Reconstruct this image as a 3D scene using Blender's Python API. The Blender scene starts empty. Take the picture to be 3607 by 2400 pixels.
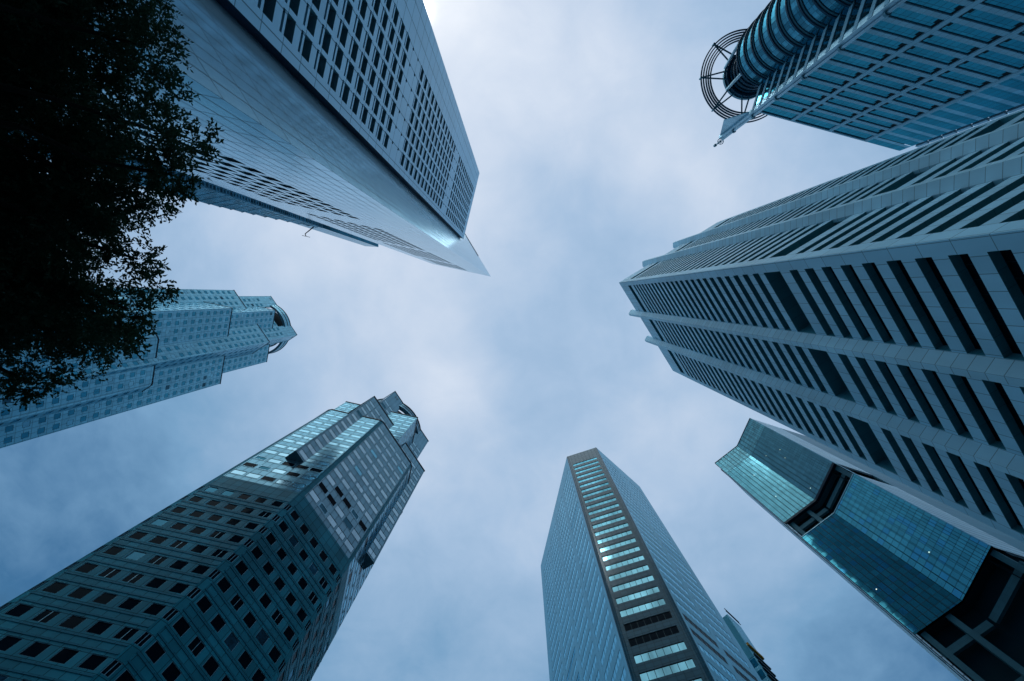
import bpy, math, random
from mathutils import Vector, Matrix, noise as mnoise
R = math.radians
random.seed(7)
scene = bpy.context.scene
C = scene.collection

# ---------------------------------------------------------------- camera
# world: x to the right, y down the picture, z up; the lens is at the origin, the pavement 1.6 m below
GROUND = -1.6
cam_d = bpy.data.cameras.new('camera')
cam = bpy.data.objects.new('camera', cam_d); C.objects.link(cam)
cam_d.lens = 16.0; cam_d.sensor_width = 36.0; cam_d.sensor_fit = 'HORIZONTAL'
cam_d.clip_start = 0.1; cam_d.clip_end = 20000
zc = Vector((26.5/1603, 158/1603, -1)).normalized()
xc = (Vector((1, 0, 0)) - zc*zc.x).normalized()
yc = zc.cross(xc)
CAMROT = Matrix((xc, yc, zc))
cam.matrix_world = CAMROT.to_4x4()
scene.camera = cam

# ---------------------------------------------------------------- sky, sun, exposure
SUNQ = (-0.226, -0.60)
sun_dir = Vector((SUNQ[0], SUNQ[1], 1)).normalized()
sd = bpy.data.lights.new('sun', 'SUN'); sd.energy = 0.5; sd.angle = R(45); sd.color = (0.72, 0.95, 1.0)
sun = bpy.data.objects.new('sun', sd); C.objects.link(sun)
sun.rotation_euler = sun_dir.to_track_quat('Z', 'Y').to_euler()

world = bpy.data.worlds.new('World'); scene.world = world
world.use_nodes = True
nt = world.node_tree; nt.nodes.clear()
def N(t, kind, **kw):
    n = t.nodes.new(kind)
    for k, v in kw.items(): setattr(n, k, v)
    return n
def M(t, op, a, b=None, c=None, clamp=False):
    n = t.nodes.new('ShaderNodeMath'); n.operation = op; n.use_clamp = clamp
    for i, v in enumerate((a, b, c)):
        if v is None: continue
        if isinstance(v, (int, float)): n.inputs[i].default_value = v
        else: t.links.new(v, n.inputs[i])
    return n.outputs[0]
def V(t, op, a, b=None, scale=None):
    n = t.nodes.new('ShaderNodeVectorMath'); n.operation = op
    for i, v in enumerate((a, b)):
        if v is None: continue
        if isinstance(v, (tuple, list)): n.inputs[i].default_value = v
        else: t.links.new(v, n.inputs[i])
    if scale is not None: n.inputs['Scale'].default_value = scale
    return n
def ramp(t, fac, stops, interp='LINEAR'):
    n = t.nodes.new('ShaderNodeValToRGB'); cr = n.color_ramp; cr.interpolation = interp
    while len(cr.elements) < len(stops): cr.elements.new(0.5)
    for e, (p, c) in zip(cr.elements, stops): e.position = p; e.color = (*c, 1)
    t.links.new(fac, n.inputs[0]); return n.outputs[0]
tc = N(nt, 'ShaderNodeTexCoord')
sep = N(nt, 'ShaderNodeSeparateXYZ'); nt.links.new(tc.outputs['Generated'], sep.inputs[0])
zz = M(nt, 'MAXIMUM', sep.outputs[2], 0.06)
comb = N(nt, 'ShaderNodeCombineXYZ')
nt.links.new(M(nt, 'DIVIDE', sep.outputs[0], zz), comb.inputs[0]); nt.links.new(M(nt, 'DIVIDE', sep.outputs[1], zz), comb.inputs[1])
q = comb.outputs[0]                                   # position on the cloud layer, one unit up
r = V(nt, 'LENGTH', q).outputs['Value']
def nz(scale, det, rough, off, dist=0.0):
    n = N(nt, 'ShaderNodeTexNoise'); n.inputs['Scale'].default_value = scale; n.inputs['Detail'].default_value = det
    n.inputs['Roughness'].default_value = rough; n.inputs['Distortion'].default_value = dist
    v = V(nt, 'ADD', q, off); nt.links.new(v.outputs[0], n.inputs['Vector']); return n.outputs['Fac']
# cloud thickness: base falls off towards the horizon, lumps thin or thicken it
t = M(nt, 'MULTIPLY_ADD', M(nt, 'POWER', r, 1.9), -0.32, 0.635)
def blob(cx, cy, s, amp):
    global t
    d = V(nt, 'DISTANCE', q, (cx, cy, 0)).outputs['Value']
    e = M(nt, 'EXPONENT', M(nt, 'MULTIPLY', M(nt, 'POWER', M(nt, 'DIVIDE', d, s), 2), -1))
    t = M(nt, 'MULTIPLY_ADD', e, amp, t)
blob(-0.23, -0.65, 0.15, 0.30)
blob(-0.20, -0.66, 0.40, 0.26)
blob(-0.02, -0.38, 0.24, 0.06)
blob(-0.52, -0.13, 0.16, 0.16)
blob(-0.26, 0.02, 0.17, 0.10)
blob(-0.17, 0.21, 0.10, 0.16)
blob(-0.38, 0.30, 0.14, 0.08)
blob(0.50, -0.22, 0.25, 0.12)
blob(0.30, -0.55, 0.3, 0.06)
blob(0.19, -0.08, 0.14, -0.15)
blob(0.02, 0.05, 0.13, -0.12)
blob(0.10, -0.20, 0.09, -0.08)
blob(0.12, 0.20, 0.16, -0.08)
blob(0.38, 0.26, 0.12, 0.06)
blob(-0.02, 0.55, 0.16, 0.05)
blob(-0.85, 0.55, 0.38, -0.24)
blob(1.0, 0.75, 0.35, -0.10)
t = M(nt, 'ADD', t, M(nt, 'MULTIPLY', M(nt, 'SUBTRACT', nz(2.2, 7, 0.52, (3.1, 1.7, 0.4), 0.25), 0.5), 0.50))
t = M(nt, 'ADD', t, M(nt, 'MULTIPLY', M(nt, 'SUBTRACT', nz(6.5, 6, 0.55, (7.7, 4.2, 1.4), 0.4), 0.5), 0.27))
t = M(nt, 'ADD', t, M(nt, 'MULTIPLY', M(nt, 'SUBTRACT', nz(17, 5, 0.6, (1.7, 9.2, 3.4), 0.6), 0.5), 0.07))
# added teal band of low sky, out of view, to light and tint facades
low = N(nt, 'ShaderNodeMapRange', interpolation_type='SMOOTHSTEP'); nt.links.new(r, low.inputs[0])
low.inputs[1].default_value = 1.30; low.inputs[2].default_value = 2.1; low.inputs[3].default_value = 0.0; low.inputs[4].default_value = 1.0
tn = M(nt, 'MULTIPLY_ADD', t, 0.6, 0.25, clamp=True)
cloud = ramp(nt, tn, [(0.0, (0.006, 0.022, 0.042)), (0.22, (0.042, 0.140, 0.285)), (0.38, (0.165, 0.320, 0.505)),
                      (0.57, (0.345, 0.480, 0.660)), (0.72, (0.530, 0.620, 0.755)), (0.86, (0.70, 0.76, 0.85)), (1.0, (0.95, 0.98, 1.02))])
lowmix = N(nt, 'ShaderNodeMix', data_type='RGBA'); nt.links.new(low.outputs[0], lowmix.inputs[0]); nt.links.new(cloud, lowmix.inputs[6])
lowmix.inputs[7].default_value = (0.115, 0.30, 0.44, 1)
dsun = V(nt, 'DISTANCE', q, (SUNQ[0]-.008, SUNQ[1]+.015, 0)).outputs['Value']        # the sun's disc, veiled by cloud
core = M(nt, 'MULTIPLY', M(nt, 'EXPONENT', M(nt, 'MULTIPLY', M(nt, 'POWER', M(nt, 'DIVIDE', dsun, 0.024), 2), -1)), 36.0)
cw_ = V(nt, 'SCALE', (1.0, 1.0, 1.0)); nt.links.new(core, cw_.inputs['Scale'])
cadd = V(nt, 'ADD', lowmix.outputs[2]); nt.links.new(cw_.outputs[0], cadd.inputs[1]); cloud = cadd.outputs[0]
sky = N(nt, 'ShaderNodeTexSky'); sky.sky_type = 'NISHITA'; sky.sun_disc = False
sky.sun_elevation = math.asin(sun_dir.z); sky.sun_rotation = math.atan2(sun_dir.x, sun_dir.y)
skm = V(nt, 'SCALE', sky.outputs[0], scale=0.8)
mix = N(nt, 'ShaderNodeMix', data_type='RGBA'); mix.inputs['Factor'].default_value = 0.96
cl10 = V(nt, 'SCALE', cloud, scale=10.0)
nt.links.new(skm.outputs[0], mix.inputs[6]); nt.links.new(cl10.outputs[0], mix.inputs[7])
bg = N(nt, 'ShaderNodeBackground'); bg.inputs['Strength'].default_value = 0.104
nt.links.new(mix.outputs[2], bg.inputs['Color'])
wo = N(nt, 'ShaderNodeOutputWorld'); nt.links.new(bg.outputs[0], wo.inputs['Surface'])
vs = scene.view_settings
vs.view_transform = 'Standard'; vs.look = 'None'; vs.exposure = 0.15; vs.gamma = 1.0; vs.use_curve_mapping = False
scene.render.engine = 'CYCLES'
scene.cycles.max_bounces = 8; scene.cycles.diffuse_bounces = 3; scene.cycles.glossy_bounces = 4

# ---------------------------------------------------------------- materials
MATS = {}
def surface(name, base, rough=0.6, metal=0.0, pw=None, ph=None, joint=0.02, jdark=0.35, var=0.12, wav=0.0,
            wscale=0.3, ou=0.0, ov=0.0, spec=0.5, grime=0.15, alt=None, altp=0.0, coat=0.0, jbump=0.0, tilt=0.0):
    if metal == 0.0 and spec == 0.5: spec = 0.12        # weathered mineral faces hardly shine
    """procedural facing: optional panel joints on a u,v grid in metres, tone per panel, faint weathering, wavy sheen"""
    m = bpy.data.materials.new(name); m.use_nodes = True; MATS[name] = m
    t = m.node_tree; b = t.nodes['Principled BSDF']
    b.inputs['Roughness'].default_value = rough; b.inputs['Metallic'].default_value = metal
    b.inputs['Specular IOR Level'].default_value = spec; b.inputs['Specular Tint'].default_value = (0.45, 0.80, 0.95, 1)
    if coat: b.inputs['Coat Weight'].default_value = coat; b.inputs['Coat Roughness'].default_value = 0.08
    tcn = N(t, 'ShaderNodeTexCoord')
    col = N(t, 'ShaderNodeRGB'); col.outputs[0].default_value = (*base, 1); cur = col.outputs[0]
    def mul(cur, f):
        n = N(t, 'ShaderNodeMix', data_type='RGBA'); n.blend_type = 'MULTIPLY'; n.inputs['Factor'].default_value = 1
        t.links.new(cur, n.inputs[6])
        cc = N(t, 'ShaderNodeCombineXYZ')
        for i in range(3): t.links.new(f, cc.inputs[i])
        t.links.new(cc.outputs[0], n.inputs[7]); return n.outputs[2]
    g = N(t, 'ShaderNodeTexNoise'); g.inputs['Scale'].default_value = 0.22; g.inputs['Detail'].default_value = 6
    mp = N(t, 'ShaderNodeMapping'); mp.inputs['Scale'].default_value = (1, 1, 0.25)
    t.links.new(tcn.outputs['Object'], mp.inputs['Vector']); t.links.new(mp.outputs[0], g.inputs['Vector'])
    cur = mul(cur, M(t, 'MULTIPLY_ADD', M(t, 'SUBTRACT', g.outputs['Fac'], 0.5), grime*2.4, 1.0))
    hgt = None; cell = None
    if pw:
        s = N(t, 'ShaderNodeSeparateXYZ'); t.links.new(tcn.outputs['UV'], s.inputs[0])
        u = M(t, 'DIVIDE', M(t, 'ADD', s.outputs[0], ou), pw); v = M(t, 'DIVIDE', M(t, 'ADD', s.outputs[1], ov), ph)
        fu = M(t, 'FRACT', u); fv = M(t, 'FRACT', v)
        du = M(t, 'MULTIPLY', M(t, 'MINIMUM', fu, M(t, 'SUBTRACT', 1.0, fu)), pw)
        dv = M(t, 'MULTIPLY', M(t, 'MINIMUM', fv, M(t, 'SUBTRACT', 1.0, fv)), ph)
        jm = M(t, 'LESS_THAN', M(t, 'MINIMUM', du, dv), joint/2)
        cx = N(t, 'ShaderNodeCombineXYZ'); t.links.new(M(t, 'FLOOR', u), cx.inputs[0]); t.links.new(M(t, 'FLOOR', v), cx.inputs[1])
        wn = N(t, 'ShaderNodeTexWhiteNoise'); t.links.new(cx.outputs[0], wn.inputs['Vector']); cell = wn
        cur = mul(cur, M(t, 'MULTIPLY_ADD', M(t, 'SUBTRACT', wn.outputs['Value'], 0.5), var*2, 1.0))
        if alt:
            c2 = N(t, 'ShaderNodeVectorMath'); c2.operation = 'ADD'; c2.inputs[1].default_value = (13.3, 5.1, 0)
            t.links.new(cx.outputs[0], c2.inputs[0])
            w2 = N(t, 'ShaderNodeTexWhiteNoise'); t.links.new(c2.outputs[0], w2.inputs['Vector'])
            n = N(t, 'ShaderNodeMix', data_type='RGBA'); t.links.new(M(t, 'LESS_THAN', w2.outputs['Value'], altp), n.inputs['Factor'])
            t.links.new(cur, n.inputs[6]); n.inputs[7].default_value = (*alt, 1); cur = n.outputs[2]
        cur = mul(cur, M(t, 'MULTIPLY_ADD', jm, jdark-1.0, 1.0))
        r_ = M(t, 'MULTIPLY_ADD', jm, 0.7-rough, rough); t.links.new(r_, b.inputs['Roughness'])
        if metal: t.links.new(M(t, 'MULTIPLY_ADD', jm, -metal, metal), b.inputs['Metallic'])
    t.links.new(cur, b.inputs['Base Color'])
    nor = None
    if wav:
        w = N(t, 'ShaderNodeTexNoise'); w.inputs['Scale'].default_value = wscale; w.inputs['Detail'].default_value = 2
        t.links.new(tcn.outputs['Object'], w.inputs['Vector'])
        bp = N(t, 'ShaderNodeBump'); bp.inputs['Strength'].default_value = 1.0; bp.inputs['Distance'].default_value = wav
        t.links.new(w.outputs['Fac'], bp.inputs['Height']); nor = bp.outputs[0]
    if tilt and cell is not None:       # every pane sits a hair out of plane, so its mirror image breaks from its neighbour's
        ge = N(t, 'ShaderNodeNewGeometry')
        off = V(t, 'SUBTRACT', cell.outputs['Color'], (0.5, 0.5, 0.5)); sc = V(t, 'SCALE', off.outputs[0], scale=tilt)
        ad = V(t, 'ADD', nor if nor is not None else ge.outputs['Normal'], None); t.links.new(sc.outputs[0], ad.inputs[1])
        nm = V(t, 'NORMALIZE', ad.outputs[0]); nor = nm.outputs[0]
    if nor is not None: t.links.new(nor, b.inputs['Normal'])
    return m
def plain(name, base, rough=0.5, metal=0.0, **k): return surface(name, base, rough, metal, **k)

# ---------------------------------------------------------------- builders
class Frame:
    """an upright plane from plan point a to plan point b; s runs along it, z up, o outwards (to the side of `seen`)"""
    def __init__(f, a, b, seen=(0, 0)):
        f.a = Vector((a[0], a[1])); f.b = Vector((b[0], b[1])); f.L = (f.b-f.a).length; f.d = (f.b-f.a)/f.L
        n = Vector((-f.d.y, f.d.x))
        if n.dot(Vector(seen)-f.a) < 0: n = -n
        f.n = n
        f.flip = f.d.x*n.y-f.d.y*n.x > 0
    def p(f, s, z, o=0.0):
        v = f.a+f.d*s+f.n*o; return (v.x, v.y, z)
class MB:
    def __init__(m): m.v = []; m.f = []; m.uv = []; m.mi = []; m.mats = []
    def mat(m, name):
        if name not in m.mats: m.mats.append(name)
        return m.mats.index(name)
    def face(m, pts, mat, uvs=None):
        k = len(m.v); m.v += [tuple(p) for p in pts]; m.f.append(tuple(range(k, k+len(pts))))
        m.uv.append(uvs or [(p[0]+p[1], p[2]) for p in pts]); m.mi.append(m.mat(mat))
    def rect(m, F, s0, s1, z0, z1, o, mat):
        P = [(s0, z0), (s1, z0), (s1, z1), (s0, z1)]
        if F.flip: P = P[::-1]
        m.face([F.p(s, z, o) for s, z in P], mat, P)
    def box(m, F, s0, s1, z0, z1, o0, o1, mat, back=False):
        """bar standing from o0 to o1 off the plane"""
        m.rect(F, s0, s1, z0, z1, o1, mat)
        for s in (s0, s1): m.face([F.p(s, z0, o0), F.p(s, z0, o1), F.p(s, z1, o1), F.p(s, z1, o0)], mat, [(o0, z0), (o1, z0), (o1, z1), (o0, z1)])
        for z in (z0, z1): m.face([F.p(s0, z, o0), F.p(s1, z, o0), F.p(s1, z, o1), F.p(s0, z, o1)], mat, [(s0, o0), (s1, o0), (s1, o1), (s0, o1)])
        if back: m.face([F.p(s0, z0, o0), F.p(s1, z0, o0), F.p(s1, z1, o0), F.p(s0, z1, o0)], mat)
    def recess(m, F, s0, s1, z0, z1, o, depth, mat):
        for s in (s0, s1): m.face([F.p(s, z0, o), F.p(s, z0, o-depth), F.p(s, z1, o-depth), F.p(s, z1, o)], mat, [(0, z0), (depth, z0), (depth, z1), (0, z1)])
        for z in (z0, z1): m.face([F.p(s0, z, o), F.p(s1, z, o), F.p(s1, z, o-depth), F.p(s0, z, o-depth)], mat, [(s0, 0), (s1, 0), (s1, depth), (s0, depth)])
    def grid(m, F, s0, s1, z0, z1, holes, depth, mat, rmat=None, o=0.0, closed=False):
        """the wall with real openings, each with its reveals"""
        S = sorted({round(x, 4) for h in holes for x in h[:2]} | {s0, s1}); Z = sorted({round(x, 4) for h in holes for x in h[2:4]} | {z0, z1})
        si = {x: i for i, x in enumerate(S)}; zi = {x: i for i, x in enumerate(Z)}
        cut = set()
        for h in holes:
            for i in range(si[round(h[0], 4)], si[round(h[1], 4)]):
                for j in range(zi[round(h[2], 4)], zi[round(h[3], 4)]): cut.add((i, j))
            m.recess(F, h[0], h[1], h[2], h[3], o, h[4] if len(h) > 4 else depth, rmat or mat)
        for j in range(len(Z)-1):
            i = 0
            while i < len(S)-1:
                if (i, j) in cut: i += 1; continue
                k = i
                while k < len(S)-1 and (k, j) not in cut: k += 1
                m.rect(F, S[i], S[k], Z[j], Z[j+1], o, mat); i = k
    def prism(m, poly, z0, z1, mat, skip=(), top=None):
        n = len(poly); acc = 0
        for i in range(n):
            a, b = Vector(poly[i][:2]), Vector(poly[(i+1) % n][:2]); L = (b-a).length
            if i not in skip:
                m.face([(a.x, a.y, z0), (b.x, b.y, z0), (b.x, b.y, z1), (a.x, a.y, z1)], mat, [(0, z0), (L, z0), (L, z1), (0, z1)])
            acc += L
        m.face([(p[0], p[1], z1) for p in poly], top or mat); m.face([(p[0], p[1], z0) for p in poly][::-1], top or mat)
    def ring(m, c, r0, r1, z0, z1, mat, a0=0, a1=360, n=72):
        """annulus solid (r0 may be 0)"""
        full = abs(a1-a0) >= 359.9
        A = [R(a0+(a1-a0)*i/n) for i in range(n+1)]
        P = lambda r_, a, z: (c[0]+r_*math.cos(a), c[1]+r_*math.sin(a), z)
        for i in range(n):
            a, b = A[i], A[i+1]; u, w = r1*a, r1*b
            m.face([P(r1, a, z0), P(r1, b, z0), P(r1, b, z1), P(r1, a, z1)], mat, [(u, z0), (w, z0), (w, z1), (u, z1)])
            if r0 > 0: m.face([P(r0, a, z0), P(r0, a, z1), P(r0, b, z1), P(r0, b, z0)], mat, [(u, z0), (u, z1), (w, z1), (w, z0)])
            for z in (z0, z1): m.face([P(r0, a, z), P(r1, a, z), P(r1, b, z), P(r0, b, z)], mat)
        if not full:
            for a in (A[0], A[-1]): m.face([P(r0, a, z0), P(r1, a, z0), P(r1, a, z1), P(r0, a, z1)], mat)
    def tube(m, a, b, r, mat, n=10, r2=None):
        a = Vector(a); b = Vector(b); r2 = r if r2 is None else r2
        d = (b-a).normalized(); u = d.orthogonal().normalized(); w = d.cross(u)
        A = [a+(u*math.cos(2*math.pi*i/n)+w*math.sin(2*math.pi*i/n))*r for i in range(n)]
        B = [b+(u*math.cos(2*math.pi*i/n)+w*math.sin(2*math.pi*i/n))*r2 for i in range(n)]
        for i in range(n):
            j = (i+1) % n; m.face([A[i], A[j], B[j], B[i]], mat)
        m.face(A[::-1], mat); m.face(B, mat)
    def build(m, name, parent=None, kind=None, label=None, smooth=False):
        me = bpy.data.meshes.new(name); off = Vector(parent.location) if parent else Vector((0, 0, 0))
        if parent and parent.parent: off = Vector(parent.parent.location)+off
        me.from_pydata([Vector(p)-off for p in m.v], [], m.f)
        for n in m.mats: me.materials.append(MATS[n])
        me.polygons.foreach_set('material_index', m.mi)
        if smooth: me.polygons.foreach_set('use_smooth', [True]*len(m.f))
        l = me.uv_layers.new(name='UVMap'); l.data.foreach_set('uv', [c for f in m.uv for p in f for c in p])
        me.update(); o = bpy.data.objects.new(name, me); C.objects.link(o)
        if parent: o.parent = parent
        if kind: o['kind'] = kind
        if label: o['label'] = label
        return o
def thing(name, x, y, label, cat, z=GROUND):
    o = bpy.data.objects.new(name, None); C.objects.link(o); o.location = (x, y, z); o.empty_display_size = 2
    o['label'] = label; o['category'] = cat; return o
def px(p):
    v = Vector(p); c = Vector((v.x*xc.x+v.y*yc.x+v.z*zc.x, v.x*xc.y+v.y*yc.y+v.z*zc.y, v.x*xc.z+v.y*yc.z+v.z*zc.z))
    if c.z > -0.01: return None
    return (c.x/-c.z, c.y/-c.z)
class Windows:
    """gathers the openings' glazing; the hundred that show largest become parts, the others one part"""
    def __init__(w, name): w.name = name; w.items = []
    def add(w, F, s0, s1, z0, z1, o, mull=0, glass='dark_glass', frame='frame', tr=0, fw=0.06, rim=True):
        w.items.append((F, s0, s1, z0, z1, o, mull, glass, frame, tr, fw, rim))
    def size(w, it):
        F, s0, s1, z0, z1, o = it[:6]
        P = [px(F.p(*p)) for p in ((s0, z0, o), (s1, z0, o), (s1, z1, o), (s0, z1, o))]
        if any(p is None for p in P): return 0
        a = abs(sum(P[i][0]*P[(i+1) % 4][1]-P[(i+1) % 4][0]*P[i][1] for i in range(4)))/2
        cx = sum(p[0] for p in P)/4; cy = sum(p[1] for p in P)/4
        return a if abs(cx) < 1.125 and abs(cy) < 0.75 else a*1e-4
    def put(w, mb, it):
        F, s0, s1, z0, z1, o, mull, glass, frame, tr, fw, rim = it
        mb.rect(F, s0, s1, z0, z1, o, glass)
        f = fw
        if rim:
            mb.box(F, s0, s0+f, z0, z1, o+.002, o+.05, frame); mb.box(F, s1-f, s1, z0, z1, o+.002, o+.05, frame)
            mb.box(F, s0+f, s1-f, z1-f, z1, o+.002, o+.05, frame); mb.box(F, s0+f, s1-f, z0, z0+f, o+.002, o+.05, frame)
        for i in range(mull):
            s = s0+(s1-s0)*(i+1)/(mull+1); mb.box(F, s-f/2, s+f/2, z0+f, z1-f, o+.002, o+.04, frame)
        if glass == 'mid_dark':          # pale transom bar crossing the deep opening above a narrow lower light
            mb.box(F, s0+.01, s1-.01, z0+.50, z0+.92, o+.75, o+1.08, 'granite_pale', back=True)
        if tr:
            z = z0+(z1-z0)*tr; mb.box(F, s0+f, s1-f, z-f/2, z+f/2, o+.002, o+.035, frame)
    def build(w, parent, cap=100):
        its = sorted(w.items, key=w.size, reverse=True)
        for it in its[:cap]:
            mb = MB(); w.put(mb, it); mb.build(w.name, parent)
        if its[cap:]:
            mb = MB()
            for it in its[cap:]: w.put(mb, it)
            mb.build(w.name, parent, kind='stuff')
def rot(a): return Vector((math.cos(R(a)), math.sin(R(a))))
def square_frame(c, a, half_depth, half_len):
    """side of a body centred on c whose face runs along angle a, on the lens side"""
    d = rot(a); n = Vector((-d.y, d.x)); c = Vector(c)
    if n.dot(c) < 0: n = -n
    m = c-n*half_depth; return Frame(m-d*half_len, m+d*half_len)

# facings
surface('concrete_light', (0.45, 0.72, 0.85), 0.5, pw=1.9, ph=3.74, joint=0.08, jdark=0.45, var=0.06, ou=-.2, grime=.25)
surface('concrete_fin', (0.52, 0.78, 0.89), 0.5, pw=50, ph=1.87, joint=0.09, jdark=0.5, var=0.06, grime=.25)
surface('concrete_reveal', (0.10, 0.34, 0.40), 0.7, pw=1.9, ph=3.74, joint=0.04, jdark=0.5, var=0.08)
surface('granite_pale', (0.36, 0.66, 0.84), 0.34, metal=0.2, pw=2.75, ph=3.72, joint=0.12, jdark=0.45, var=0.04, ou=0.37, ov=.7)
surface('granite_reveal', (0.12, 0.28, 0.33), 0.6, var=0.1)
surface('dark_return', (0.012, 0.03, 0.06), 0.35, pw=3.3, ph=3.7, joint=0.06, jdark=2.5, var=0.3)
surface('blade_metal', (0.64, 0.85, 0.97), 0.15, metal=0.4, spec=.3, pw=1.47, ph=4.0, joint=0.13, jdark=0.3, var=0.05, wav=0.008, wscale=0.12, ou=.03, ov=.1, tilt=.006)
surface('green_granite', (0.022, 0.25, 0.315), 0.5, spec=.10, pw=1.365, ph=1.785, joint=0.07, jdark=0.3, var=0.16, ou=-.24, ov=.2, grime=.45)
surface('silver_panel', (0.15, 0.25, 0.30), 0.14, metal=0.55, spec=.2, pw=1.365, ph=1.785, joint=0.09, jdark=0.25, var=0.14, ou=-.24, ov=.2, wav=.006, wscale=.4, tilt=.006)
surface('silver_panel_big', (0.19, 0.45, 0.56), 0.25, metal=0.4, pw=1.675, ph=2.215, joint=0.13, jdark=0.4, var=0.12, ou=-.2, ov=.3)
surface('grey_granite', (0.014, 0.075, 0.11), 0.16, spec=0.5, pw=1.5, ph=1.03, joint=0.07, jdark=0.4, var=0.14)
surface('blue_panel', (0.24, 0.54, 0.64), 0.35, metal=.3, pw=1.42, ph=4.12, joint=0.05, jdark=0.6, var=0.06)
surface('green_band', (0.015, 0.18, 0.24), 0.5, spec=.1, pw=1.365, ph=50, joint=.05, jdark=.4, var=.12)
plain('frame', (0.10, 0.20, 0.24), 0.4)
plain('frame_light', (0.30, 0.48, 0.56), 0.35, metal=.4)
plain('frame_dark', (0.008, 0.03, 0.04), 0.4)
plain('black_steel', (0.006, 0.018, 0.035), 0.4)
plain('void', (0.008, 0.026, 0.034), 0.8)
surface('dark_glass', (0.03, 0.08, 0.11), 0.05, metal=0.6, spec=.05, wav=0.03, wscale=.5, grime=.8)
surface('black_glass', (0.002, 0.009, 0.016), 0.08, spec=0.01, wav=0.02, wscale=.4)
surface('teal_pane', (0.115, 0.24, 0.28), 0.05, metal=0.9, wav=0.02, wscale=.3, grime=1.0)
surface('blind_pane', (0.30, 0.46, 0.50), 0.25, metal=0.5, grime=.3)
surface('side_pane', (0.40, 0.74, 0.84), 0.15, metal=0.6, wav=0.01, wscale=.4, grime=.3)
surface('deep_pane', (0.03, 0.20, 0.28), 0.06, metal=0.7, wav=0.008, wscale=.5, grime=.5)
surface('sky_pane', (0.30, 0.39, 0.43), 0.09, metal=0.85, wav=0.02, wscale=.35, grime=.3)
surface('mid_pane', (0.16, 0.36, 0.44), 0.06, metal=0.8, wav=0.008, wscale=.5, grime=.3)
surface('curtain_glass', (0.055, 0.15, 0.18), 0.13, metal=0.85, pw=1.56, ph=1.92, joint=0.10, jdark=0.2, var=0.16, wav=.012, wscale=.3, tilt=.006)
plain('screen_teal', (0.09, 0.34, 0.42), 0.5)
surface('curtain_low', (0.06, 0.27, 0.32), 0.06, metal=0.85, pw=1.56, ph=1.92, joint=0.10, jdark=0.2, var=0.14, alt=(0.05, 0.26, 0.38), altp=.13, wav=.05, wscale=.16, tilt=.010)
surface('crown_glass', (0.10, 0.30, 0.34), 0.4, metal=0.4, pw=1.56, ph=1.92, joint=0.13, jdark=0.2, var=0.25, tilt=.03)
surface('ribbed_white', (0.80, 0.88, 0.95), 0.45, pw=60, ph=2.3, joint=0.35, jdark=0.5, var=0.05)
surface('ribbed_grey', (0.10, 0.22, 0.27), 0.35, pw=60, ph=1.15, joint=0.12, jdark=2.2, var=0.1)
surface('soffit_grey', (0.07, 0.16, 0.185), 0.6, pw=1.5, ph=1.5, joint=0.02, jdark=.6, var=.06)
plain('frame_mid', (0.17, 0.38, 0.46), 0.4)
surface('frame_panel', (0.33, 0.58, 0.70), 0.5, pw=1.55, ph=40, joint=0.06, jdark=0.35, var=0.06)
surface('frame_glass', (0.018, 0.175, 0.235), 0.05, metal=0.85, pw=1.55, ph=4.62, joint=0.08, jdark=0.2, var=0.12, wav=.02, wscale=.3, tilt=.010)
surface('drum_glass', (0.045, 0.20, 0.27), 0.08, metal=0.8, pw=1.5, ph=1.5, joint=0.07, jdark=0.25, var=0.38, tilt=.02)
plain('hoop_blue', (0.03, 0.13, 0.19), 0.5)
plain('ring_blue', (0.008, 0.07, 0.12), 0.5)
plain('steel_blue', (0.10, 0.24, 0.30), 0.35, metal=.3)
surface('steel_pale', (0.36, 0.52, 0.60), 0.3, metal=.4, pw=50, ph=3.0, joint=.05, jdark=.4)
surface('far_glass', (0.02, 0.12, 0.18), 0.15, metal=0.7, pw=2.0, ph=3.4, joint=0.10, jdark=0.4, var=0.35)
surface('far_louvre', (0.06, 0.16, 0.22), 0.25, metal=0.5, pw=1.2, ph=1.13, joint=0.45, jdark=2.6, var=0.5)
plain('orange_paint', (0.55, 0.22, 0.02), 0.5)
surface('paving', (0.05, 0.055, 0.06), 0.8, pw=1.2, ph=0.6, joint=0.02, jdark=.5, var=.15)

# ---------------------------------------------------------------- ground
mb = MB(); G = 4000.0
mb.face([(-G, -G, GROUND), (G, -G, GROUND), (G, G, GROUND), (-G, G, GROUND)], 'paving', [(-G, -G), (G, -G), (G, G), (-G, G)])
g = mb.build('ground'); g['kind'] = 'structure'

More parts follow.
